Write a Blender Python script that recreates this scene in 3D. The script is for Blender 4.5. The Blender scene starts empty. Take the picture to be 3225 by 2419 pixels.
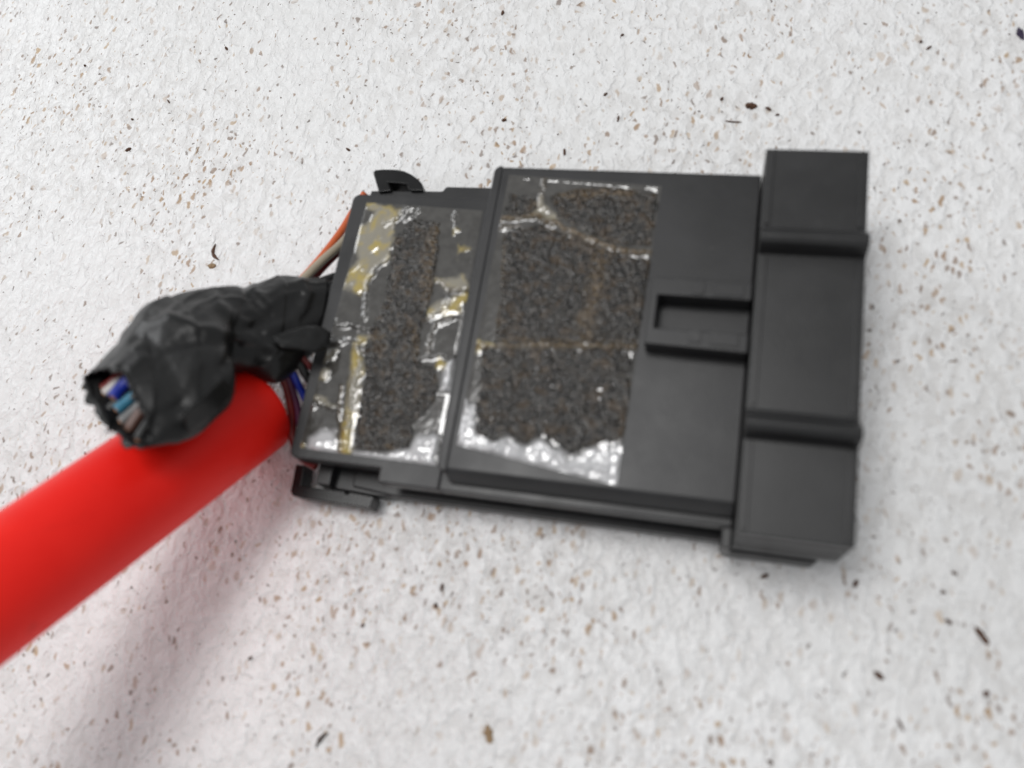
import bpy, bmesh, math, random
import numpy as np
from mathutils import Vector, Matrix, noise

random.seed(7); np.random.seed(7)
S = bpy.context.scene
C = S.collection

# ------------------------------------------------------------------ camera
W, H, F = 3225.0, 2419.0, 2610.0          # photograph size and focal length in its pixels
RM = np.array([[0.96841014, 0.1603232, -0.19099287],
               [0.09096521, -0.94027, -0.32805131],
               [-0.2321791, 0.30031451, -0.92515083]])
CAM = np.array([0, 0, 0.16])
cd = bpy.data.cameras.new('camera'); cam = bpy.data.objects.new('camera', cd); C.objects.link(cam)
cd.sensor_width = 36; cd.lens = F / W * 36; cd.clip_start = 0.005; cd.clip_end = 20
cam.matrix_world = Matrix([[RM[0][i], -RM[1][i], -RM[2][i], CAM[i]] for i in range(3)] + [[0, 0, 0, 1]])
cd.dof.use_dof = True; cd.dof.focus_distance = 0.222; cd.dof.aperture_fstop = 9.5
S.camera = cam

# ------------------------------------------------------------------ light
wd = bpy.data.worlds.new('World'); S.world = wd; wd.use_nodes = True
wd.node_tree.nodes['Background'].inputs[0].default_value = (0.97, 0.985, 1, 1)
wd.node_tree.nodes['Background'].inputs[1].default_value = 0.43
def area(name, loc, target, sx, sy, power, color=(1, 1, 1)):
    l = bpy.data.lights.new(name, 'AREA'); l.shape = 'RECTANGLE'; l.size = sx; l.size_y = sy; l.energy = power; l.color = color
    o = bpy.data.objects.new(name, l); C.objects.link(o); o.location = loc
    o.rotation_euler = (Vector(target) - Vector(loc)).to_track_quat('-Z', 'Y').to_euler()
    return o
# a ceiling strip light above the bench and an added fill lamp off to the left
area('strip_light', (-0.24, 0.172, 0.92), (-0.18, 0.11, 0), 0.48, 0.20, 4.5, (1, 0.992, 0.98))
area('fill_light', (-1.7, 0.9, 0.85), (-0.04, 0.05, 0), 0.9, 0.7, 8.0, (0.97, 0.985, 1))
S.view_settings.view_transform = 'Standard'; S.view_settings.look = 'None'
S.view_settings.exposure = 0; S.view_settings.gamma = 1

# ------------------------------------------------------------------ helpers
def P(px, py, z):
    """photo pixel -> world point on the horizontal plane at height z (mm)"""
    d = RM.T @ np.array([(px - W / 2) / F, (py - H / 2) / F, 1.0])
    return CAM + (z / 1000 - CAM[2]) / d[2] * d
def V(px, py, z): return Vector(P(px, py, z))
mm = 0.001
def tag(o, label, cat, group=None, kind=None):
    if label: o['label'] = label
    if cat: o['category'] = cat
    if group: o['group'] = group
    if kind: o['kind'] = kind
    return o
def empty(name, loc):
    o = bpy.data.objects.new(name, None); C.objects.link(o); o.location = loc; o.empty_display_size = 0.01
    return o
def wloc(o):
    v = Vector((0, 0, 0))
    while o: v = v + o.location; o = o.parent
    return v
def obj(name, bm, mat, parent=None, bevel=0, seg=2, smooth=False, sub=0):
    me = bpy.data.meshes.new(name)
    if parent: bmesh.ops.translate(bm, verts=bm.verts, vec=-wloc(parent))
    bm.to_mesh(me); bm.free()
    o = bpy.data.objects.new(name, me); C.objects.link(o)
    if parent: o.parent = parent
    me.materials.append(mat)
    if bevel:
        b = o.modifiers.new('bevel', 'BEVEL'); b.width = bevel * mm; b.segments = seg; b.limit_method = 'ANGLE'; b.angle_limit = math.radians(35)
        b.harden_normals = True; smooth = True
    if sub:
        s = o.modifiers.new('sub', 'SUBSURF'); s.levels = s.render_levels = sub
    if smooth:
        for p in me.polygons: p.use_smooth = True
    return o
def prism(bm, pts, z0, z1):
    """pts in mm (x, y); vertical prism"""
    lo = [bm.verts.new((x * mm, y * mm, z0 * mm)) for x, y in pts]
    hi = [bm.verts.new((x * mm, y * mm, z1 * mm)) for x, y in pts]
    n = len(pts)
    fs = [bm.faces.new(hi), bm.faces.new(lo[::-1])]
    for i in range(n):
        fs.append(bm.faces.new((lo[i], lo[(i + 1) % n], hi[(i + 1) % n], hi[i])))
    bmesh.ops.recalc_face_normals(bm, faces=fs)
    return fs
def xprism(bm, prof, x0, x1):
    """profile of (y, z) mm extruded along x"""
    a = [bm.verts.new((x0 * mm, y * mm, z * mm)) for y, z in prof]
    b = [bm.verts.new((x1 * mm, y * mm, z * mm)) for y, z in prof]
    n = len(prof)
    fs = [bm.faces.new(a), bm.faces.new(b[::-1])]
    for i in range(n):
        fs.append(bm.faces.new((a[i], b[i], b[(i + 1) % n], a[(i + 1) % n])))
    bmesh.ops.recalc_face_normals(bm, faces=fs)
def box(bm, x0, x1, y0, y1, z0, z1): prism(bm, [(x0, y0), (x1, y0), (x1, y1), (x0, y1)], z0, z1)
def rounded(x0, x1, y0, y1, r, corners=(1, 1, 1, 1), n=5):
    """corners: bl, br, tr, tl"""
    out = []
    for (cx, cy, a0, on, px, py) in ((x0 + r, y0 + r, 180, corners[0], x0, y0), (x1 - r, y0 + r, 270, corners[1], x1, y0),
                                     (x1 - r, y1 - r, 0, corners[2], x1, y1), (x0 + r, y1 - r, 90, corners[3], x0, y1)):
        if not on: out.append((px, py)); continue
        for i in range(n + 1):
            a = math.radians(a0 + 90 * i / n); out.append((cx + r * math.cos(a), cy + r * math.sin(a)))
    return out
def spline(pts, n):
    """Catmull-Rom through Vectors"""
    pts = [Vector(p) for p in pts]; out = []
    q = [2 * pts[0] - pts[1]] + pts + [2 * pts[-1] - pts[-2]]
    for i in range(1, len(q) - 2):
        for k in range(n):
            t = k / n; a, b, c, d = q[i - 1], q[i], q[i + 1], q[i + 2]
            out.append(0.5 * ((2 * b) + (c - a) * t + (2 * a - 5 * b + 4 * c - d) * t * t + (3 * b - a - 3 * c + d) * t ** 3))
    out.append(pts[-1]); return out
def tube(bm, pts, r, seg=12, cap=True, radii=None):
    rings = []; up = Vector((0.13, 0.2, 0.97))
    for i, p in enumerate(pts):
        t = (pts[min(i + 1, len(pts) - 1)] - pts[max(i - 1, 0)]).normalized()
        u = t.cross(up).normalized(); w = u.cross(t)
        rr = radii[i] if radii else r
        rings.append([bm.verts.new(p + rr * (math.cos(2 * math.pi * k / seg) * u + math.sin(2 * math.pi * k / seg) * w)) for k in range(seg)])
    for a, b in zip(rings, rings[1:]):
        for k in range(seg): bm.faces.new((a[k], a[(k + 1) % seg], b[(k + 1) % seg], b[k]))
    if cap: bm.faces.new(rings[0][::-1]); bm.faces.new(rings[-1])
    bmesh.ops.recalc_face_normals(bm, faces=bm.faces)
    return rings

# ------------------------------------------------------------------ materials
class NT:
    def __init__(s, name):
        s.m = bpy.data.materials.new(name); s.m.use_nodes = True; s.t = s.m.node_tree; s.b = s.t.nodes['Principled BSDF']
    def n(s, typ, **kw):
        nd = s.t.nodes.new(typ)
        for k, v in kw.items():
            if k in nd.inputs.keys(): s.set(nd.inputs[k], v)
            else: setattr(nd, k, v)
        return nd
    def set(s, inp, v):
        if isinstance(v, bpy.types.NodeSocket): s.t.links.new(v, inp)
        else: inp.default_value = v
    def math(s, op, a, b=None, clamp=False):
        nd = s.t.nodes.new('ShaderNodeMath'); nd.operation = op; nd.use_clamp = clamp
        s.set(nd.inputs[0], a)
        if b is not None: s.set(nd.inputs[1], b)
        return nd.outputs[0]
    def mix(s, fac, a, b):
        nd = s.t.nodes.new('ShaderNodeMix'); nd.data_type = 'RGBA'
        s.set(nd.inputs[0], fac); s.set(nd.inputs[6], a if not isinstance(a, tuple) else (*a, 1)[:4]); s.set(nd.inputs[7], b if not isinstance(b, tuple) else (*b, 1)[:4])
        return nd.outputs[2]
    def ramp(s, v, a, b):
        nd = s.t.nodes.new('ShaderNodeMapRange'); nd.interpolation_type = 'SMOOTHSTEP'
        s.set(nd.inputs[0], v); s.set(nd.inputs[1], a); s.set(nd.inputs[2], b)
        return nd.outputs[0]
    def noise(s, vec, scale, detail=2, rough=0.5, dist=0.0):
        nd = s.n('ShaderNodeTexNoise', Scale=scale, Detail=detail, Roughness=rough, Distortion=dist); s.t.links.new(vec, nd.inputs['Vector']); return nd.outputs['Fac']
    def coord(s, which='Object'): return s.n('ShaderNodeTexCoord').outputs[which]
    def bump(s, h, strength, dist):
        nd = s.n('ShaderNodeBump', Strength=strength, Distance=dist); s.t.links.new(h, nd.inputs['Height']); s.t.links.new(nd.outputs[0], s.b.inputs['Normal']); return nd
    def out(s, **kw):
        for k, v in kw.items(): s.set(s.b.inputs[k.replace('_', ' ')], (*v, 1) if isinstance(v, tuple) and len(v) == 3 else v)
        return s.m

def plastic(name, col, rough, grain=0.25, spec=0.5, dirt=0.5):
    t = NT(name); c = t.coord()
    n1 = t.noise(c, 60, 4, 0.6); n2 = t.noise(c, 2600, 2, 0.5); n3 = t.noise(c, 260, 4, 0.65)
    lo = tuple(x * 0.8 for x in col); hi = tuple(x * 1.2 for x in col)
    base = t.mix(t.ramp(n1, 0.35, 0.65), lo, hi)
    base = t.mix(t.math('MULTIPLY', t.ramp(n3, 0.62, 0.8), 0.22 * dirt), base, (0.16, 0.15, 0.14))
    r = t.math('ADD', t.math('MULTIPLY', n1, 0.26), rough - 0.13)
    r = t.math('ADD', r, t.math('MULTIPLY', n3, 0.1))
    t.bump(n2, grain, 0.00008)
    return t.out(Base_Color=base, Roughness=r, Specular_IOR_Level=spec)
M_body = plastic('dark_grey_plastic', (0.020, 0.020, 0.021), 0.35, 0.25, 0.42)
M_block = plastic('black_plastic', (0.015, 0.015, 0.0155), 0.33)
M_clip = plastic('glossy_black_plastic', (0.005, 0.005, 0.0055), 0.24, 0.1, 0.35, 0.2)

def simple(name, col, rough=0.35, var=0.15, nscale=300, bumpd=0.00005, spec=0.5):
    t = NT(name); c = t.coord(); n = t.noise(c, nscale, 3, 0.6)
    t.bump(t.noise(c, nscale * 4, 2), 0.3, bumpd)
    return t.out(Base_Color=t.mix(n, tuple(x * (1 - var) for x in col), tuple(x * (1 + var) for x in col)), Roughness=rough, Specular_IOR_Level=spec)

def red_mat():
    t = NT('red_plastic'); c = t.coord()
    big = t.noise(c, 35, 4, 0.6); sc = t.noise(c, 90, 5, 0.7, 1.5); fine = t.noise(c, 700, 2)
    base = t.mix(t.ramp(big, 0.3, 0.7), (0.86, 0.012, 0.007), (0.93, 0.020, 0.012))
    base = t.mix(t.math('MULTIPLY', t.ramp(sc, 0.6, 0.78), 0.35), base, (0.30, 0.006, 0.005))
    t.bump(fine, 0.25, 0.00006)
    return t.out(Base_Color=base, Roughness=0.42, Specular_IOR_Level=0.22)
M_red = red_mat()

def board_mat():
    t = NT('speckled_white_paint'); c = t.coord()
    warp = t.n('ShaderNodeTexNoise', Scale=330.0, Detail=4.0); t.t.links.new(c, warp.inputs['Vector'])
    sub = t.n('ShaderNodeVectorMath', operation='SUBTRACT'); t.t.links.new(warp.outputs['Color'], sub.inputs[0]); sub.inputs[1].default_value = (0.5, 0.5, 0.5)
    scl = t.n('ShaderNodeVectorMath', operation='SCALE'); t.t.links.new(sub.outputs[0], scl.inputs[0]); scl.inputs['Scale'].default_value = 0.0036
    add = t.n('ShaderNodeVectorMath', operation='ADD'); t.t.links.new(c, add.inputs[0]); t.t.links.new(scl.outputs[0], add.inputs[1])
    wv = add.outputs[0]
    mp = t.n('ShaderNodeMapping'); t.t.links.new(wv, mp.inputs[0]); mp.inputs['Scale'].default_value = (1, 0.55, 1); mp.inputs['Rotation'].default_value = (0, 0, math.radians(18))
    ev = mp.outputs[0]
    def spots(scale, r_lo, r_hi, keep, seedoff, vec):
        off = t.n('ShaderNodeVectorMath', operation='ADD'); t.t.links.new(vec, off.inputs[0]); off.inputs[1].default_value = (seedoff, seedoff * 0.7, 0.0)
        v = t.n('ShaderNodeTexVoronoi', voronoi_dimensions='2D', Scale=scale); t.t.links.new(off.outputs[0], v.inputs['Vector'])
        sep = t.n('ShaderNodeSeparateColor'); t.t.links.new(v.outputs['Color'], sep.inputs[0])
        rad = t.math('ADD', t.math('MULTIPLY', t.math('POWER', sep.outputs[1], 2.5), r_hi - r_lo), r_lo)
        m = t.math('SUBTRACT', 1.0, t.ramp(t.math('DIVIDE', v.outputs['Distance'], rad), 0.45, 1.0))
        on = t.math('LESS_THAN', sep.outputs[0], keep)
        return t.math('MULTIPLY', m, on), sep.outputs[2]
    sx = t.n('ShaderNodeSeparateXYZ'); t.t.links.new(c, sx.inputs[0])
    wear = t.math('MULTIPLY', t.ramp(t.math('ADD', sx.outputs[0], t.math('MULTIPLY', sx.outputs[1], -0.3)), -0.16, -0.04), 0.35)   # the board is dirtier round the middle
    dens = t.math('ADD', t.math('MULTIPLY', t.ramp(t.noise(c, 16, 4, 0.62), 0.38, 0.66), 0.9), wear, True)
    dens2 = t.ramp(t.noise(c, 34, 3, 0.6, 0.5), 0.40, 0.66)
    low = t.noise(c, 9, 3)
    emb = t.noise(ev, 430, 2, 0.5, 0.6); emb2 = t.noise(ev, 900, 2, 0.5)
    col = t.mix(t.ramp(low, 0.3, 0.7), (0.81, 0.81, 0.81), (0.845, 0.845, 0.85))
    pit_shade = t.ramp(emb, 0.60, 0.36)
    col = t.mix(t.math('MULTIPLY', t.math('MULTIPLY', pit_shade, t.math('ADD', t.math('MULTIPLY', dens, 0.7), 0.3)), 0.4), col, (0.50, 0.475, 0.45))  # grime in the hollows, plus emboss shading painted into the colour
    # tan rust stains lying in the hollows
    s1, c1 = spots(620, 0.12, 0.50, t.math('ADD', t.math('MULTIPLY', dens, 0.62), 0.05), 0.31, ev)
    tan = t.mix(c1, (0.46, 0.29, 0.12), (0.27, 0.13, 0.04))
    col = t.mix(t.math('MULTIPLY', s1, t.math('ADD', t.math('MULTIPLY', dens2, 0.55), 0.28)), col, tan)
    s2, c2 = spots(760, 0.10, 0.46, t.math('ADD', t.math('MULTIPLY', dens2, 0.40), 0.05), 1.7, ev)
    col = t.mix(t.math('MULTIPLY', s2, 0.72), col, t.mix(c2, (0.24, 0.12, 0.045), (0.15, 0.10, 0.075)))
    s3, c3 = spots(620, 0.05, 0.24, t.math('ADD', t.math('MULTIPLY', dens, 0.16), 0.05), 2.9, wv)
    col = t.mix(t.math('MULTIPLY', s3, 0.85), col, (0.075, 0.04, 0.022))
    s4, c4 = spots(1300, 0.06, 0.26, 0.14, 4.1, wv)
    col = t.mix(t.math('MULTIPLY', s4, 0.4), col, (0.22, 0.20, 0.19))
    h = t.math('ADD', t.math('MULTIPLY', emb, 1.0), t.math('MULTIPLY', emb2, 0.35))
    t.bump(h, 1.0, 0.0008)
    return t.out(Base_Color=col, Roughness=0.38, Specular_IOR_Level=0.5)
M_board = board_mat()

def film_mat(name, foam=False):
    t = NT(name); c = t.coord()
    a = t.n('ShaderNodeAttribute', attribute_name='tint')
    n = t.noise(c, 1500, 3, 0.6); n2 = t.noise(c, 420, 3, 0.6)
    if foam:
        col = t.mix(t.ramp(n, 0.38, 0.72), (0.004, 0.0036, 0.003), (0.040, 0.034, 0.027))
        col = t.mix(t.math('MULTIPLY', t.ramp(n2, 0.48, 0.68), 0.7), col, (0.055, 0.032, 0.012))
        col = t.mix(a.outputs['Fac'], col, t.mix(t.ramp(n, 0.35, 0.7), (0.035, 0.02, 0.007), (0.15, 0.098, 0.04)))
        t.bump(t.noise(c, 2000, 2), 0.8, 0.0003)
        return t.out(Base_Color=col, Roughness=0.17, Specular_IOR_Level=0.5)
    sep = t.n('ShaderNodeSeparateColor'); t.t.links.new(a.outputs['Color'], sep.inputs[0])
    col = t.mix(t.ramp(n2, 0.3, 0.7), (0.045, 0.042, 0.038), (0.075, 0.072, 0.066))
    n5 = t.noise(c, 170, 3, 0.6, 0.6)
    pale = t.mix(t.ramp(n5, 0.42, 0.62), (0.27, 0.25, 0.20), (0.40, 0.31, 0.09))
    col = t.mix(sep.outputs[0], col, pale)                                   # dried glue
    col = t.mix(sep.outputs[1], col, (0.12, 0.078, 0.03))                     # brown glue in the creases
    col = t.mix(t.math('MULTIPLY', sep.outputs[2], 0.9), col, (0.58, 0.58, 0.59))   # lifted film, with the lamp's reflection painted in as white
    t.bump(t.noise(c, 900, 2), 0.2, 0.0002)
    return t.out(Base_Color=col, Roughness=0.13, IOR=1.6, Specular_IOR_Level=0.6, Coat_Weight=0.7, Coat_Roughness=0.08)
M_film = film_mat('clear_adhesive_film'); M_foam = film_mat('foam_residue', True)

def tape_mat():
    t = NT('black_pvc_tape'); c = t.coord()
    n = t.noise(c, 120, 4, 0.6); n2 = t.noise(c, 500, 3)
    t.bump(t.math('ADD', t.noise(c, 230, 3, 0.6, 1.0), t.math('MULTIPLY', n2, 0.3)), 0.22, 0.0008)
    return t.out(Base_Color=t.mix(n, (0.004, 0.004, 0.004), (0.010, 0.010, 0.010)), Roughness=t.math('ADD', t.math('MULTIPLY', n, 0.2), 0.27), Specular_IOR_Level=0.4)
M_tape = tape_mat()
WIRE = {k: simple('wire_' + k, v, 0.38) for k, v in dict(
    blue=(0.012, 0.03, 0.34), teal=(0.045, 0.22, 0.34), brown=(0.12, 0.06, 0.045), grey=(0.20, 0.20, 0.20), white=(0.6, 0.58, 0.55),
    dark_red=(0.16, 0.012, 0.010), orange=(0.62, 0.13, 0.04), beige=(0.36, 0.31, 0.23), black=(0.012, 0.012, 0.012), purple=(0.10, 0.02, 0.06)).items()}
M_copper = simple('cut_copper', (0.5, 0.25, 0.15), 0.4)
M_flake = simple('dark_dirt', (0.085, 0.036, 0.016), 0.7, 0.5, 900, 0.0002)
M_tan = simple('tan_dirt', (0.30, 0.20, 0.11), 0.7, 0.4, 900, 0.0002)
M_chip = simple('purple_black_chip', (0.03, 0.018, 0.05), 0.35, 0.3)

# ------------------------------------------------------------------ the setting: painted board
bm = bmesh.new()
vs = [bm.verts.new(v) for v in ((-0.75, -0.55, 0), (0.65, -0.55, 0), (0.65, 0.75, 0), (-0.75, 0.75, 0))]; bm.faces.new(vs)
tag(obj('ground', bm, M_board), 'white painted board speckled with brown dirt', None, kind='structure')

# ------------------------------------------------------------------ the connector
root = tag(empty('electrical_connector', (-0.025, 0.058, 0)), 'black plastic electrical connector housing with foam-scabbed adhesive films on top', 'connector')
def part(name, build, mat, bevel=0.4, seg=2, parent=root):
    bm = bmesh.new(); build(bm); return obj(name, bm, mat, parent, bevel, seg)

part('lower_housing', lambda b: prism(b, rounded(-78.6, -47.2, 28.2, 87.2, 1.6, (1, 0, 0, 1))[:6] + [(-59.4, 28.2), (-59.4, 25.5), (-47.2, 25.5)] + rounded(-78.6, -47.2, 28.2, 87.2, 1.6, (1, 0, 0, 1))[7:], 10.2, 14), M_body, 0.35)
def flange(b):   # stepped carrier plate under both housings
    pts = [(-76.0, 30.0), (-59.6, 30.0), (-59.6, 26.9), (5.6, 26.9), (5.6, 94.2), (-60.2, 93.2), (-60.9, 92.0), (-77.6, 91.4), (-77.6, 88.6), (-76.0, 88.6)]
    prism(b, pts, 5.4, 8.6)
part('carrier_plate', flange, M_body, 0.35)
def base(b):
    prism(b, [(-74.5, 31.0), (-68, 31.0), (-68, 25.5), (-58, 24.6), (5.4, 24.4), (5.4, 88.0), (-74.5, 86.0)], 1.0, 5.2)
part('base_plate', base, M_body, 0.4)
part('spacer', lambda b: box(b, -75.6, 5.2, 31.2, 85.5, 8.7, 9.5), M_block, 0)
def upper(b):
    prof = [(28.2, 17.3), (26.9, 14.9), (27.6, 14.1), (29.6, 14.1), (29.6, 9.6), (91.5, 9.6), (92.9, 11.0), (92.9, 17.2), (92.2, 18), (28.9, 18)]
    xprism(b, prof, -45.2, 5.8)
    n0 = len(b.verts)
part('upper_housing', upper, M_body, 0.35)
part('front_ledge', lambda b: box(b, -47.15, 5.75, 25.5, 29.5, 10.3, 13.96), M_body, 0.3)
part('latch_floor', lambda b: prism(b, [tuple(P(x, y, 4.5)[:2] * 1000) for x, y in ((1035, 1440), (1235, 1480), (1262, 1566), (1182, 1562), (1046, 1538))], 0.6, 4.6), M_body, 0.3)
part('upper_lip', lambda b: prism(b, rounded(-47.0, -45.15, 28.4, 92.8, 1.5, (1, 0, 0, 1)), 9.6, 17.95), M_body, 0.4)

def block(b):
    prof = [(22.9, 24.0), (22.9, 20.6), (23.7, 20.3), (23.7, 18.8), (22.9, 18.5), (22.9, 14.6), (23.9, 14.2), (23.9, 12.6), (22.9, 12.2), (22.9, 6.5), (94.0, 6.5), (94.2, 24.0),
            (77.6, 24.0), (77.4, 24.9), (76.9, 24.9), (76.3, 26.6), (75.4, 27.7), (74.2, 27.9), (73.2, 27.4), (72.8, 26.4), (72.4, 24.1),
            (43.6, 24.1), (43.1, 24.8), (42.6, 24.8), (42.0, 26.6), (41.2, 27.7), (40.4, 27.9), (39.4, 27.4), (39.0, 26.4), (38.6, 24.1)]
    xprism(b, prof, 6.0, 23.8)
part('connector_block', block, M_block, 0.5, 3)
part('lower_flange', lambda b: prism(b, rounded(4.2, 21.0, 22.3, 92.0, 1.2), 0.0, 6.4), M_block, 0.6)
def foot(b):
    box(b, 4.2, 5.9, 21.9, 30, 6.45, 13.0)
part('side_key', foot, M_block, 0.3)
# narrow raised rims framing the three panels of the block
for (y0, y1) in ((78.4, 93.4), (44.4, 72.0), (23.6, 38.2)):
    def rim(b, y0=y0, y1=y1):
        box(b, 6.6, 7.6, y0, y1, 23.9, 24.35)
        box(b, 22.2, 23.2, y0, y1, 23.9, 24.3)
    part('panel_rim', rim, M_block, 0.15)

def latch(b):
    prism(b, [(-12.1, 54.6), (5.7, 54.2), (5.7, 57.8), (-10.6, 57.8), (-10.6, 64.2), (5.7, 64.2), (5.7, 67.8), (-12.1, 67.8)], 18.0, 22.2)
lf = part('latch_frame', latch, M_body, 0.3)
for (x0, x1, y0, y1) in ((-4.6, -2.6, 64.7, 67.2), (-0.9, 4.2, 64.7, 67.0), (-4.6, -2.4, 55.4, 57.8), (-0.8, 4.0, 55.2, 57.6)):
    part('latch_pad', lambda b: box(b, x0, x1, y0, y1, 22.15, 22.4), M_body, 0.1, parent=lf)

# the bail that locks the plug: a hook at the back edge, a loop at the front edge
def hook(b):
    o = [P(x, y, 8) * 1000 for x, y in ((1199, 616), (1183, 562), (1181, 552), (1187, 545), (1215, 543), (1254, 544), (1280, 549), (1303, 560), (1322, 574), (1333, 586), (1338, 600), (1338, 612))]
    i = [P(x, y, 8) * 1000 for x, y in ((1298, 612), (1288, 592), (1258, 588), (1229, 586), (1240, 612))]
    prism(b, [(p[0], p[1]) for p in o + i], 4.5, 9.4)
part('latch_hook', hook, M_clip, 0.6, 3)
def loop(b):
    q = lambda x, y: tuple(P(x, y, 5.5)[:2] * 1000)
    prism(b, [q(932, 1462), q(915, 1548), q(920, 1560), q(960, 1570), q(1165, 1602), q(1178, 1564), q(1100, 1549), q(1097, 1556), q(1086, 1554), q(1088, 1547), q(1040, 1541), q(950, 1531), q(962, 1466)], 1.2, 5.6)
part('latch_loop', loop, M_clip, 0.35)
part('latch_stop', lambda b: box(b, -75.2, -72.0, 24.8, 30.4, 1.2, 7.0), M_body, 0.3)

# ------------------------------------------------------------------ adhesive films
def polydist(pts, poly):
    """signed distance (mm), negative inside"""
    p = np.asarray(poly); q = np.roll(p, -1, 0); d = np.full(len(pts), 1e9); ins = np.zeros(len(pts), bool)
    for a, b in zip(p, q):
        e = b - a; w = pts - a; t = np.clip((w @ e) / (e @ e + 1e-12), 0, 1)
        d = np.minimum(d, np.linalg.norm(w - t[:, None] * e, axis=1))
        c = ((a[1] > pts[:, 1]) != (b[1] > pts[:, 1]))
        with np.errstate(divide='ignore', invalid='ignore'):
            x = (b[0] - a[0]) * (pts[:, 1] - a[1]) / (b[1] - a[1]) + a[0]
        ins ^= c & (pts[:, 0] < x)
    return np.where(ins, -d, d)
def linedist(pts, line):
    d = np.full(len(pts), 1e9); s = np.zeros(len(pts)); p = np.asarray(line); L = 0
    for a, b in zip(p, p[1:]):
        e = b - a; w = pts - a; t = np.clip((w @ e) / (e @ e + 1e-12), 0, 1)
        dd = np.linalg.norm(w - t[:, None] * e, axis=1); d = np.minimum(d, dd)
    return d
def nz(pts, f, seed=0.0, octv=1):
    return np.array([noise.fractal(Vector((x * f + seed, y * f + seed * 1.7, seed)), 1.0, 2.0, octv) if octv > 1 else noise.noise(Vector((x * f + seed, y * f + seed * 1.7, seed))) for x, y in pts])
def cell(pts, f, seed=0.0):
    return np.array([noise.voronoi(Vector((x * f + seed, y * f - seed, seed)))[0][0] for x, y in pts])
sm = lambda d, w: np.clip(0.5 - d / (2 * w), 0, 1)

def film(corners, zt, step, creases, glue, lifted_glare, foams, stain, edge_noise=0.35):
    """corners px TL TR BR BL; creases: (px polyline, height, width, brown); glue / milky / foams: px polygons"""
    Q = lambda pl: np.array([P(x, y, zt)[:2] * 1000 for x, y in pl])
    c = Q(corners)
    nu = int(np.linalg.norm(c[1] - c[0]) / step); nv = int(np.linalg.norm(c[3] - c[0]) / step)
    uu, vv = np.meshgrid(np.linspace(0, 1, nu), np.linspace(0, 1, nv)); uu = uu.ravel(); vv = vv.ravel()
    pts = ((1 - uu) * (1 - vv))[:, None] * c[0] + (uu * (1 - vv))[:, None] * c[1] + (uu * vv)[:, None] * c[2] + ((1 - uu) * vv)[:, None] * c[3]
    e1 = nz(pts, 0.45, 3.1, 3); e2 = nz(pts, 1.6, 9.2); e3 = nz(pts, 1.25, 21.0)
    wp = pts + np.stack([e1, np.roll(e1, 777)], 1) * 0.5
    g = np.zeros(len(pts)); br = np.zeros(len(pts)); mk = np.zeros(len(pts)); h = 0.10 + 0.02 * e1 + 0.006 * e2
    edge = np.minimum(np.minimum(uu * nu, (1 - uu) * nu), np.minimum(vv * nv, (1 - vv) * nv)) * step
    for pl in glue: g = np.maximum(g, sm(polydist(wp, Q(pl)) + 0.7 * e1, 0.5))
    for pl in lifted_glare:
        m = sm(polydist(wp, Q(pl)) + 0.5 * e1, 0.7); mk = np.maximum(mk, m)
    for pl, hh, ww, b in creases:
        d = linedist(wp, Q(pl)); k = np.exp(-(d / ww) ** 2) * (0.75 + 0.5 * e2 + (0.9 * e3 if b else 0))
        h += hh * k
        if b: br = np.maximum(br, np.clip(k * 1.3, 0, 1) * b)
    h += g * (0.14 + 0.22 * nz(pts, 0.33, 5.5, 2))
    h += mk * (0.16 + 0.34 * nz(pts, 0.42, 12.5, 2))
    h *= np.clip(edge / 0.6, 0, 1); h = np.maximum(h, 0.0) + 0.05
    fm = np.zeros(len(pts)); fd = np.full(len(pts), 1e9)
    for pl in foams: fd = np.minimum(fd, polydist(pts, Q(pl)) + edge_noise * (1.3 * e1 + 0.9 * e2))
    idx = np.arange(nu * nv).reshape(nv, nu)
    quads = np.stack([idx[1:, :-1], idx[1:, 1:], idx[:-1, 1:], idx[:-1, :-1]], -1).reshape(-1, 4)
    def mk_obj(name, pts, z, quads, mat, colors, parent, base):
        me = bpy.data.meshes.new(name)
        off = wloc(parent)
        co = np.column_stack([pts * mm, z * mm]) - np.array(off)
        me.from_pydata(co.tolist(), [], quads.tolist()); me.update()
        at = me.color_attributes.new('tint', 'FLOAT_COLOR', 'POINT')
        at.data.foreach_set('color', np.column_stack([colors, np.ones(len(pts))]).ravel())
        me.polygons.foreach_set('use_smooth', [True] * len(me.polygons))
        o = bpy.data.objects.new(name, me); C.objects.link(o); o.parent = parent; me.materials.append(mat)
        return o
    fo = mk_obj('adhesive_film', pts, zt + h, quads, M_film, np.column_stack([g, br, mk]), root, zt)
    # foam crumbs that tore off with the pad, still stuck on
    keep = (fd[quads] < 0).all(1); used = np.unique(quads[keep]); remap = -np.ones(len(pts), int); remap[used] = np.arange(len(used))
    fp = pts[used]; cl = cell(fp, 1.5, 2.0); c2 = cell(fp, 2.9, 7.0)
    prof = np.clip(-fd[used] / 0.35, 0, 1) ** 0.5
    fh = h[used] + prof * (0.22 + 0.50 * (0.55 - cl) + 0.24 * (0.5 - c2)) - 0.06 * (1 - prof)
    tn = np.zeros(len(used))
    for pl, ww in stain: tn = np.maximum(tn, np.exp(-(linedist(wp[used], Q(pl)) / ww) ** 2))
    tn = np.clip(tn * (0.55 + 0.9 * e2[used]), 0, 1)
    mk_obj('foam_residue', fp, zt + fh, remap[quads[keep]], M_foam, np.column_stack([tn, tn, tn]), fo, zt)
    return fo

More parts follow.
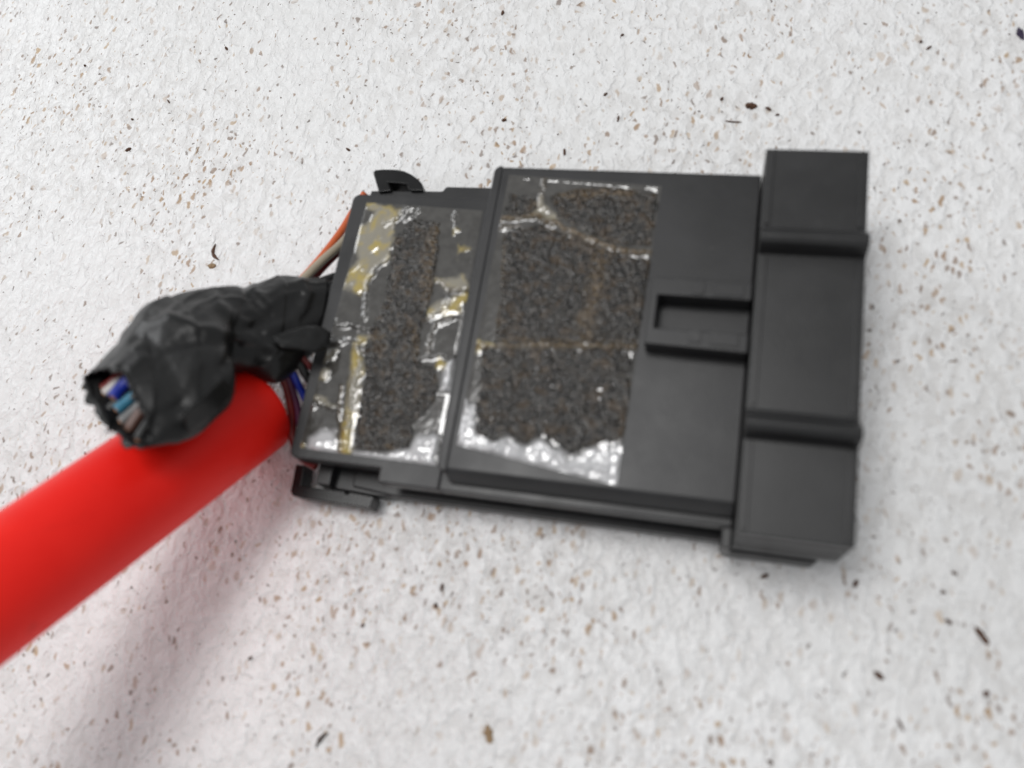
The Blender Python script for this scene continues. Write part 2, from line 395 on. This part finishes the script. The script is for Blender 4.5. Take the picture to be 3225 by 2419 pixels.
def z2(l): return [(880 + x / 3.16, 500 + y / 3.16) for x, y in l]
def z3(l): return [(880 + x / 2.553, 1000 + y / 2.553) for x, y in l]
def z4(l): return [(1400 + x / 2.765, 500 + y / 2.765) for x, y in l]
def z5(l): return [(1350 + x / 2.765, 1050 + y / 2.765) for x, y in l]

film([(1155, 637), (1522, 664), (1376, 1467), (945, 1411)], 14.0, 0.2,
     creases=[(z2([(1320, 455), (1180, 590), (1050, 645)]), 0.45, 0.7, 0), (z2([(1430, 470), (1330, 560), (1250, 635)]), 0.3, 0.35, 0),
              (z2([(1760, 500), (1730, 590), (1750, 690)]), 0.3, 0.35, 0), (z2([(1110, 960), (1000, 1060), (890, 1200), (850, 1400), (850, 1580)]), 0.4, 0.45, 0),
              (z2([(1560, 1200), (1700, 1320), (1890, 1330)]), 0.35, 0.5, 0.3), (z2([(1480, 1580), (1650, 1480), (1700, 1380)]), 0.35, 0.6, 0),
              (z3([(430, 45), (600, 65), (780, 115)]), 0.45, 0.7, 0), (z3([(395, 215), (520, 185), (700, 165)]), 0.4, 0.6, 0),
              (z3([(1115, 340), (1200, 315), (1300, 305), (1430, 335)]), 0.4, 0.55, 0), (z3([(1390, 10), (1250, 60), (1210, 160), (1200, 280)]), 0.35, 0.5, 0.2),
              (z3([(240, 720), (320, 690), (400, 700), (490, 745)]), 0.35, 0.6, 0), (z3([(640, 190), (640, 400), (590, 600), (560, 800), (530, 1100)]), 0.45, 0.55, 0),
              (z3([(500, 560), (490, 800), (490, 1080)]), 0.2, 0.35, 0.5), (z3([(300, 560), (250, 750), (215, 860)]), 0.2, 0.35, 0), (z3([(1400, 340), (1360, 500), (1330, 580), (1250, 590)]), 0.3, 0.5, 0),
              (z3([(640, 250), (830, 235)]), 0.3, 0.5, 0)],
     glue=[z2([(875, 445), (1230, 500), (1150, 650), (1130, 900), (1090, 990), (960, 1120), (870, 1300), (810, 1350), (640, 1290), (700, 1130), (790, 1000), (770, 900), (800, 690), (900, 640), (960, 520), (880, 510)]),
           z2([(1840, 1150), (1890, 1300), (1780, 1330), (1660, 1290), (1560, 1230), (1560, 1190), (1700, 1210)]), z2([(1880, 1340), (1860, 1480), (1700, 1560), (1500, 1580), (1450, 1530), (1560, 1430), (1700, 1400)]),
           z2([(1790, 850), (1870, 900), (1780, 990)]), z2([(1740, 710), (1790, 720), (1740, 750)]),
           z3([(600, 205), (660, 200), (680, 450), (650, 700), (600, 1000), (575, 1115), (480, 1100), (540, 700), (575, 400)]), z3([(340, 290), (460, 270), (440, 350), (350, 360)]), z3([(320, 420), (390, 430), (370, 500), (310, 480)]),
           z3([(1280, 340), (1350, 360), (1330, 410), (1270, 400)]), z3([(165, 1010), (215, 1030), (190, 1060), (160, 1050)]), z3([(640, 160), (760, 150), (760, 210), (650, 220)]), z3([(270, 640), (330, 680), (480, 730), (430, 700), (290, 610)])],
     lifted_glare=[z3([(600, 1090), (800, 1110), (1050, 1060), (1110, 950), (1280, 960), (1260, 1195), (900, 1160), (590, 1125)]), z3([(250, 960), (350, 900), (460, 920), (460, 1090), (230, 1060)]), z3([(1330, 400), (1420, 350), (1370, 600), (1310, 580)])],
     foams=[z2([(1330, 600), (1600, 640), (1590, 900), (1550, 1150), (1510, 1400), (1470, 1580), (1480, 1640), (990, 1640), (1000, 1560), (1060, 1300), (1100, 1050), (1150, 800), (1230, 700)]),
            z3([(770, 0), (1160, 0), (1140, 200), (1110, 330), (1250, 420), (1290, 600), (1230, 720), (1080, 860), (1060, 1040), (870, 1080), (600, 1060), (620, 850), (660, 650), (690, 450), (680, 260)])],
     stain=[(z2([(1560, 700), (1490, 1000), (1480, 1400)]), 1.2), (z3([(700, 150), (820, 160)]), 1.0), (z3([(1090, 100), (1110, 330)]), 0.8), (z3([(880, 1030), (900, 1080)]), 0.8)])

film([(1603, 551), (2085, 587), (1942, 1531), (1439, 1402)], 18.0, 0.2,
     creases=[(z4([(885, 170), (850, 300), (830, 420)]), 0.4, 0.5, 0.3), (z4([(500, 530), (650, 520), (800, 500), (900, 545), (1090, 630), (1250, 700), (1420, 770), (1600, 820), (1800, 830)]), 0.75, 0.5, 0.9),
              (z4([(500, 600), (640, 600)]), 0.4, 0.5, 0.3), 
              (z4([(280, 1640), (450, 1635), (700, 1630), (1050, 1630), (1400, 1640), (1690, 1640)]), 0.7, 0.45, 0.8), (z4([(1760, 240), (1890, 275)]), 0.3, 0.4, 0), (z4([(690, 170), (1200, 205), (1650, 240)]), 0.15, 0.3, 0),
              (z5([(1020, 960), (1100, 1060), (1240, 1150), (1400, 1160), (1550, 1200)]), 0.5, 0.6, 0), (z5([(560, 1010), (640, 930), (740, 930), (790, 1010)]), 0.45, 0.6, 0), (z5([(400, 1000), (600, 1070)]), 0.4, 0.8, 0),
              (z5([(330, 620), (380, 720), (350, 800)]), 0.4, 0.6, 0), (z5([(1250, 1080), (1330, 1030), (1400, 1010)]), 0.4, 0.4, 0)],
     glue=[z5([(420, 80), (560, 85), (540, 150), (420, 170)]), z4([(830, 340), (890, 420), (1000, 520), (740, 510)]), z5([(230, 980), (330, 1040), (300, 1060), (225, 1020)])],
     lifted_glare=[z5([(330, 580), (410, 640), (400, 880), (540, 960), (700, 920), (850, 1010), (960, 930), (1020, 970), (1120, 1000), (1240, 1090), (1400, 1020), (1620, 980), (1700, 1010), (1650, 1330), (1400, 1280), (900, 1140), (245, 975), (290, 640)])],
     foams=[z4([(560, 310), (780, 330), (820, 430), (740, 505), (520, 490)]), z4([(900, 330), (1100, 270), (1350, 250), (1650, 270), (1870, 310), (1800, 760), (1600, 760), (1420, 720), (1250, 640), (1090, 570), (980, 500)]),
            z4([(510, 640), (660, 600), (860, 575), (1050, 650), (1250, 725), (1420, 795), (1600, 860), (1800, 870), (1750, 1250), (1690, 1612), (420, 1612), (480, 1250), (490, 950)]),
            z5([(470, 140), (800, 132), (1300, 140), (1765, 132), (1760, 500), (1700, 920), (1600, 960), (1400, 990), (1240, 1070), (1120, 980), (1000, 900), (900, 930), (830, 990), (720, 890), (560, 950), (400, 860), (430, 550)])],
     stain=[(z4([(800, 400), (850, 520), (1100, 640), (1420, 770), (1800, 850)]), 1.2), (z4([(1390, 800), (1320, 1100), (1240, 1400), (1230, 1600)]), 1.5), (z4([(470, 600), (450, 1200), (380, 1600)]), 1.2), (z4([(300, 1620), (1000, 1620), (1700, 1620)]), 0.9), (z4([(1000, 300), (1600, 300)]), 1.2)])

# ------------------------------------------------------------------ red tube
TA = Vector((-91.7, 39.05, 8.9)) * mm; TD = Vector((0.29929894, 0.76481628, -0.57050522)); TR = 10.26 * mm
troot = tag(empty('red_tube', (-0.0917, 0.03905, 0)), 'thick bright red plastic tube propped at a slant under the taped wires', 'tube')
bm = bmesh.new()
u = TD.cross(Vector((0, 0, 1))).normalized(); w = u.cross(TD)
rings = []
prof = [(-0.092, 0.97), (-0.0915, 1.0)] + [(-0.092 + 0.0046 * i, 1.0) for i in range(1, 20)] + [(-0.0008, 1.0), (-0.0002, 0.985), (0, 0.955), (0, 0.86), (-0.004, 0.85), (-0.088, 0.85), (-0.092, 0.86)]
for s, k in prof:
    ring = []
    for j in range(64):
        a = 2 * math.pi * j / 64; q = TA + TD * s
        wob = 1 + 0.004 * noise.noise(Vector((s * 40, math.cos(a), math.sin(a))))
        ring.append(bm.verts.new(q + TR * k * wob * (math.cos(a) * u + math.sin(a) * w)))
    rings.append(ring)
for a, b in list(zip(rings, rings[1:])) + [(rings[-1], rings[0])]:
    for j in range(64): bm.faces.new((a[j], a[(j + 1) % 64], b[(j + 1) % 64], b[j]))
bmesh.ops.recalc_face_normals(bm, faces=bm.faces)
obj('tube_wall', bm, M_red, troot, smooth=True)

# ------------------------------------------------------------------ wire harness
hroot = tag(empty('wire_harness', (-0.085, 0.058, 0)), 'bundle of coloured wires wrapped in crumpled black tape, cut open at one end', 'wire harness')
z1 = lambda x, y: (200 + x / 2.212, 700 + y / 2.212)
ST = [  # upper outline, z, lower outline, z, half thickness, tilt of the section (deg)
    ((1960, 410), 9, (1960, 780), 9, 3.6, 0), ((1850, 415), 9.5, (1860, 800), 9.5, 4.2, 0), ((1710, 412), 11, (1740, 905), 11.5, 5.2, 0), ((1540, 388), 13, (1590, 1050), 15, 5.8, 0), ((1390, 432), 15, (1470, 1105), 18, 6.2, 0),
    ((1265, 470), 18, (1270, 1020), 21, 6.2, 0), ((1040, 500), 21, (1110, 1050), 26, 6.6, 5), ((740, 588), 25, (1190, 1180), 31, 7.0, 14),
    ((560, 645), 28.5, (1060, 1320), 34, 7.2, 22), ((420, 820), 32, (880, 1470), 37, 7.2, 30), ((290, 960), 34.5, (735, 1515), 39.5, 7.2, 30), ((135, 1100), 37, (600, 1562), 42, 7.0, 34)]
cen, lat, hz, tl = [], [], [], []
for (ua, uz, la, lz, hh, ti) in ST:
    U = V(*z1(*ua), uz); L = V(*z1(*la), lz); cen.append((U + L) / 2); lat.append((U - L) / 2); hz.append(Vector((hh, ti, 0)))
NS = 16
cen, lat, hz = spline(cen, NS), spline(lat, NS), spline(hz, NS)
FOLDS = [([(430, 800), (560, 725), (720, 715), (900, 735), (1060, 745), (1250, 800), (1450, 860), (1580, 895)], 1.3, 34), ([(640, 630), (760, 690), (870, 720)], 0.7, 26),
         ([(1050, 500), (1090, 590), (1180, 655), (1290, 700)], 0.8, 24), ([(1420, 745), (1560, 690), (1660, 600), (1700, 520), (1660, 440)], 0.9, 28), ([(200, 1090), (330, 960), (430, 880), (560, 850)], 0.8, 32),
         ([(840, 1330), (960, 1210), (1100, 1090)], 0.8, 26), ([(330, 1090), (460, 960), (640, 880)], 0.5, 24), ([(700, 1000), (760, 920), (900, 860)], 0.45, 28),
         ([(600, 900), (800, 830), (1000, 800), (1180, 840)], -1.0, 36), ([(1130, 990), (1170, 900), (1210, 860)], -1.3, 34), ([(1265, 465), (1310, 540), (1370, 600), (1440, 640)], -0.8, 22), ([(1310, 440), (1365, 530), (1420, 590)], 0.6, 26),
         ([(600, 1480), (700, 1330), (830, 1280)], -1.0, 34), ([(560, 1200), (640, 1350), (600, 1540)], -0.6, 30), ([(1400, 690), (1300, 730), (1200, 740)], -0.7, 26)]
NA = 128; rings = []; bm = bmesh.new(); n = len(cen)
for i in range(n):
    ax = (cen[min(i + 1, n - 1)] - cen[max(i - 1, 0)]).normalized()      # toward the cut end
    hh, ti = hz[i].x * mm, math.radians(hz[i].y)
    a = lat[i]; up = ax.cross(a).normalized()
    if up.z < 0: up = -up
    b = (up * math.cos(ti) - ax * math.sin(ti)) * hh
    s = i / (n - 1); ring = []
    th_ = np.arange(NA) * 2 * math.pi / NA
    pp = np.array(cen[i])[None] + np.cos(th_)[:, None] * np.array(a)[None] + np.sin(th_)[:, None] * np.array(b)[None]
    cc = (pp - CAM) @ RM.T
    zp = (np.stack([W / 2 + F * cc[:, 0] / cc[:, 2], H / 2 + F * cc[:, 1] / cc[:, 2]], 1) - np.array([200, 700])) * 2.212
    fold_h = sum(0.62 * hh2 * np.exp(-(linedist(zp, pl) / (ww2 * 1.25)) ** 2) for pl, hh2, ww2 in FOLDS)
    for k in range(NA):
        th = 2 * math.pi * k / NA; c, sn = math.cos(th), math.sin(th)
        e = 0.92 + 0.5 * max(0, (s - 0.78) / 0.22)
        pc = math.copysign(abs(c) ** e, c); ps = math.copysign(abs(sn) ** e, sn)
        if sn < 0: ps *= 1 - 0.5 * max(0, (s - 0.75) / 0.25)      # the cut end is squashed flat underneath
        p = cen[i] + a * pc + b * ps
        nrm = (a.normalized() * c + b.normalized() * sn)
        q = p * 1000
        # folds run along the bundle, wraps run round it
        fold = noise.noise(Vector((s * 3.2 + 0.35 * math.sin(th), th * 1.9 if th < math.pi else (2 * math.pi - th) * 1.9, 4.2)))
        ridge = 1 - abs(noise.noise(Vector((s * 4.5 + 0.5 * pc, pc * 2.6 + s * 2.2, 8.0 + (1 if sn > 0 else 5))))) * 2.2
        fine = noise.fractal(Vector((q.x * 0.22, q.y * 0.22, q.z * 0.22)), 1.0, 2.0, 3)
        ph = (s * 5.2 + 0.5 * math.sin(th + 0.6)) % 1.0
        wrap = 0.35 * (1 - ph) if s > 0.05 else 0
        damp = 0.35 + 0.65 * abs(sn)
        d = (0.7 * fold + 0.4 * max(ridge, 0) ** 2.5 + 0.15 * fine) * damp + wrap - 0.3
        if sn > -0.25 and s > 0.04:
            d += fold_h[k]
        if i > n - 5: d += 0.5 * noise.noise(Vector((th * 2.2, i * 0.2, 1.0)))
        p = p + nrm * d * mm
        if i == n - 1: p = p + ax * mm * (1.6 * noise.noise(Vector((math.cos(th) * 2.4, math.sin(th) * 2.4, 9.0))) + 1.3 * noise.noise(Vector((math.cos(th) * 7, math.sin(th) * 7, 2.0))))
        ring.append(bm.verts.new(p))
    rings.append(ring)
for a, b in zip(rings, rings[1:]):
    for k in range(NA): bm.faces.new((a[k], a[(k + 1) % NA], b[(k + 1) % NA], b[k]))
bmesh.ops.recalc_face_normals(bm, faces=bm.faces)
tape = obj('tape_wrap', bm, M_tape, hroot, smooth=True)
so = tape.modifiers.new('thick', 'SOLIDIFY'); so.thickness = 0.35 * mm; so.offset = -1

def strip(name, centre, width, mat, parent, thick=0.3, twist=None):
    """a loose end of tape: ribbon along centre points with given half-width vectors"""
    cs = spline(centre, 8); ws = spline(width, 8); bm = bmesh.new(); rows = []
    for i, (c, w_) in enumerate(zip(cs, ws)):
        rows.append([bm.verts.new(c + w_ * (2 * k / 8 - 1) + Vector((0, 0, 0.35 * mm * noise.noise(Vector((i * 0.3, k * 0.4, 2)))))) for k in range(9)])
    for a, b in zip(rows, rows[1:]):
        for k in range(8): bm.faces.new((a[k], a[k + 1], b[k + 1], b[k]))
    o = obj(name, bm, mat, parent, smooth=True)
    so = o.modifiers.new('thick', 'SOLIDIFY'); so.thickness = thick * mm; so.offset = 0
    return o
Z = lambda x, y, z: V(*z1(x, y), z)
def ribbon(name, a, b):
    A = [Z(*p) for p in a]; B = [Z(*p) for p in b]
    return strip(name, [(p + q) / 2 for p, q in zip(A, B)], [(q - p) / 2 for p, q in zip(A, B)], M_tape, tape)
ribbon('tape_flap', [(1460, 800, 23.5), (1600, 745, 21), (1760, 722, 18.5), (1862, 770, 16.5)], [(1520, 870, 24), (1640, 880, 22), (1740, 905, 20), (1845, 880, 17)])
ribbon('tape_flap', [(830, 1330, 43), (980, 1200, 41), (1100, 1090, 38)], [(880, 1472, 39), (1080, 1320, 37), (1195, 1180, 34)])

def wire(col, pts, r=0.9, cut=False):
    bm = bmesh.new(); sp = spline([Z(*p) for p in pts], 8); tube(bm, sp, r * mm)
    o = obj('wire', bm, WIRE[col], hroot, smooth=False)
    for p in o.data.polygons:
        if len(p.vertices) == 4: p.use_smooth = True
    o['label'] = '%s insulated wire' % col.replace('_', ' ')
    if cut:
        bm = bmesh.new(); t = (sp[0] - sp[1]).normalized(); tube(bm, [sp[0] - t * 0.0005, sp[0] + t * 0.0002], 0.5 * r * mm, 10)
        obj('copper_core', bm, M_copper, o)
# at the cut mouth (zoomed pixels, height)
wire('blue', [(345, 1225, 36.5), (405, 1150, 35.8), (520, 1040, 35), (640, 920, 32)], 1.15, True)
wire('dark_red', [(275, 1165, 35.5), (335, 1120, 35), (480, 980, 34), (620, 860, 31)], 1.0, True)
wire('teal', [(370, 1310, 36.5), (480, 1220, 35.5), (620, 1090, 35), (760, 980, 32)], 1.0, True)
wire('grey', [(400, 1395, 36), (520, 1290, 35), (700, 1130, 34), (820, 1040, 32)], 1.0, True)
wire('brown', [(455, 1450, 37), (565, 1295, 36.5), (680, 1160, 36), (800, 1080, 33)], 1.1, True)
wire('white', [(285, 1195, 36), (360, 1130, 35.5), (470, 1040, 33), (600, 930, 30)], 0.8, True)
wire('black', [(520, 1525, 39), (600, 1400, 38), (720, 1260, 36), (850, 1130, 34)], 1.1, True)
wire('black', [(300, 1330, 36), (420, 1220, 35), (560, 1090, 33), (700, 980, 31)], 1.0, True)
# between the tape and the connector
wire('orange', [(1500, 560, 13), (1640, 420, 10), (1800, 240, 8), (1930, 70, 6), (2010, -60, 5), (2100, -200, 5)], 0.85)
wire('beige', [(1520, 560, 13), (1670, 400, 11), (1800, 270, 9.5), (1920, 165, 8), (2020, 60, 6.5), (2130, -60, 6)], 0.95)
wire('dark_red', [(1560, 580, 12), (1720, 410, 9), (1830, 290, 7.5), (1930, 190, 6.5), (2030, 80, 6), (2140, -40, 6)], 0.85)
wire('black', [(1600, 560, 13), (1760, 440, 11), (1860, 395, 9.5), (1960, 370, 7.5), (2060, 350, 6)], 1.1)
wire('black', [(1640, 620, 13), (1790, 500, 11), (1890, 460, 9), (2000, 450, 7)], 1.0)
wire('dark_red', [(1480, 1000, 15), (1545, 1130, 12), (1590, 1320, 9), (1595, 1500, 7.5), (1660, 1640, 7), (1760, 1700, 7)], 0.85)
wire('purple', [(1520, 980, 15), (1575, 1110, 12), (1625, 1280, 9), (1650, 1420, 7.5), (1740, 1520, 7)], 0.75)
wire('blue', [(1550, 960, 15), (1610, 1080, 13), (1665, 1190, 10), (1720, 1290, 8), (1800, 1370, 7)], 0.8)
wire('black', [(1580, 900, 16), (1650, 1000, 14), (1700, 1080, 12), (1770, 1170, 9), (1850, 1240, 7)], 0.9)
wire('dark_red', [(1600, 880, 16), (1680, 960, 14), (1740, 1030, 12), (1820, 1110, 9), (1900, 1180, 7)], 0.7)

# ------------------------------------------------------------------ dirt on the board
def flake(name, px, length, width, ang, mat, label, cat='dirt flake', group=None, bend=0.0, thick=0.5, seed=0):
    rnd = random.Random(seed); bm = bmesh.new(); N = 9; rows = []
    for i in range(N):
        t = i / (N - 1) * 2 - 1
        wv = width * (1 - abs(t) ** 2.2) ** 0.6 * (0.75 + 0.5 * rnd.random()) + 0.06
        cx = t * length / 2; cy = bend * (t * t) * length
        z = thick * (0.7 + 0.5 * rnd.random()) * (1 - 0.5 * abs(t)) + 0.1
        rows.append([(cx, cy - wv / 2, 0.02), (cx, cy - wv * 0.3, z), (cx, cy + wv * 0.25, z * 0.9), (cx, cy + wv / 2, 0.02)])
    vr = [[bm.verts.new(Vector(p) * mm) for p in r] for r in rows]
    for a, b in zip(vr, vr[1:]):
        for k in range(4): bm.faces.new((a[k], a[(k + 1) % 4], b[(k + 1) % 4], b[k]))
    bm.faces.new(vr[0]); bm.faces.new(vr[-1][::-1]); bmesh.ops.recalc_face_normals(bm, faces=bm.faces)
    bmesh.ops.rotate(bm, verts=bm.verts, matrix=Matrix.Rotation(math.radians(ang), 3, 'Z'))
    o = obj(name, bm, mat); o.location = V(*px, 0); tag(o, label, cat, group)
    return o
flake('twig', (672, 800), 4.6, 0.8, -62, M_flake, 'curled brown twig lying behind the taped wires', 'twig', bend=0.25, seed=1)
flake('dirt_flake', (668, 838), 2.2, 1.3, 5, M_tan, 'pale tan crumb beside the curled twig', seed=2)
flake('dirt_flake', (405, 472), 1.7, 0.9, 35, M_flake, 'lone dark chip on the clean corner of the board', seed=3)
flake('paint_chip', (3214, 108), 3.4, 1.3, -72, M_chip, 'purplish black chip at the edge of the board', 'chip', seed=4, thick=0.8)
flake('dirt_flake', (2366, 335), 2.6, 1.5, -5, M_flake, 'largest dark brown clump behind the connector block', seed=5, thick=0.9)
flake('dirt_flake', (2420, 344), 1.5, 0.6, -30, M_flake, 'small dark crumb next to the large brown clump', seed=6)
flake('fibre', (2309, 385), 3.6, 0.35, -4, M_flake, 'thin brown fibre near the large brown clump', 'fibre', seed=7, thick=0.3, bend=0.05)
flake('dirt_flake', (1011, 2326), 3.6, 0.9, 58, simple('grey_sliver', (0.09, 0.075, 0.065), 0.6), 'curved grey-brown sliver on the open board before the connector', seed=8, bend=-0.12)
flake('seed_husk', (1539, 2312), 3.4, 1.6, -68, M_tan, 'tan seed-like husk on the open board before the connector', 'husk', seed=9)
flake('dirt_flake', (3092, 2002), 3.5, 1.0, -52, M_flake, 'long dark brown sliver off the corner of the connector block', seed=10)
for i, (x, y, l, w_, a) in enumerate([(714, 154, 1.3, 0.6, -50), (2925, 152, 1.4, 0.5, 40), (1583, 42, 1.4, 0.7, 80), (1588, 379, 1.2, 0.9, 10), (1097, 472, 1.3, 0.6, -25), (1778, 480, 1.8, 0.6, -80),
        (2767, 2127, 2.0, 0.9, -35), (3106, 2185, 1.2, 0.8, 70), (2836, 2283, 2.2, 0.45, -60), (2695, 1838, 1.5, 0.8, 70), (2408, 1815, 1.7, 0.7, 35), (2988, 1958, 1.3, 0.7, -35), (1392, 1850, 1.6, 0.6, 85), (1373, 1908, 1.1, 0.7, -60),
        (418, 377, 0.7, 0.5, 0), (269, 208, 0.7, 0.5, 80), (532, 321, 1.2, 0.4, -50), (1143, 1937 + 33, 0.9, 0.6, 60), (789, 2073, 0.9, 0.6, 50), (2970, 1865, 0.9, 0.7, 0), (3005, 1805, 1.1, 0.5, -20), (2900, 133, 0.7, 0.5, 0),
        (1907, 298, 1.1, 0.6, 40), (1960, 112, 0.9, 0.4, 30), (1947, 375, 1.6, 0.5, 85), (2448, 363, 0.9, 0.4, 5), (2273, 313, 0.9, 0.7, 60), (2425, 2400, 1.1, 0.6, -20)]):
    p = P(x, y, 0) * 1000
    place = 'on the cleaner board behind the taped wires' if p[0] < -80 and p[1] > 60 else 'behind the long back edge of the connector' if p[1] > 97 else 'off the corner of the connector block' if p[0] > 5 else 'on the board in front of the connector'
    flake('dirt_flake', (x, y), l, w_, a, M_flake, 'small dark brown crumb ' + place, 'dirt flake', 'crumbs ' + place, seed=20 + i)
# grit too small to count
bm = bmesh.new(); rnd = random.Random(5)
def grit(bm, x, y, r):
    a0 = rnd.random() * 6; m = 5; el = 0.5 + rnd.random() * 0.6
    base = []
    for k in range(m):
        a = a0 + 2 * math.pi * k / m; rr = r * (0.7 + 0.6 * rnd.random())
        base.append(bm.verts.new((x + rr * math.cos(a), y + rr * el * math.sin(a), 0.00001)))
    top = bm.verts.new((x, y, r * 0.9))
    for k in range(m): bm.faces.new((base[k], base[(k + 1) % m], top))
for _ in range(900):
    x = rnd.uniform(-0.22, 0.07); y = rnd.uniform(-0.05, 0.17)
    if -0.082 < x < 0.026 and 0.02 < y < 0.097: continue
    if noise.noise(Vector((x * 22, y * 22, 3))) + rnd.uniform(-0.5, 0.5) < 0.05: continue
    grit(bm, x, y, (0.07 + 0.20 * rnd.random() ** 3) * mm)
tag(obj('grit', bm, M_flake), 'fine dark grit sprinkled over the white board', None, kind='stuff')
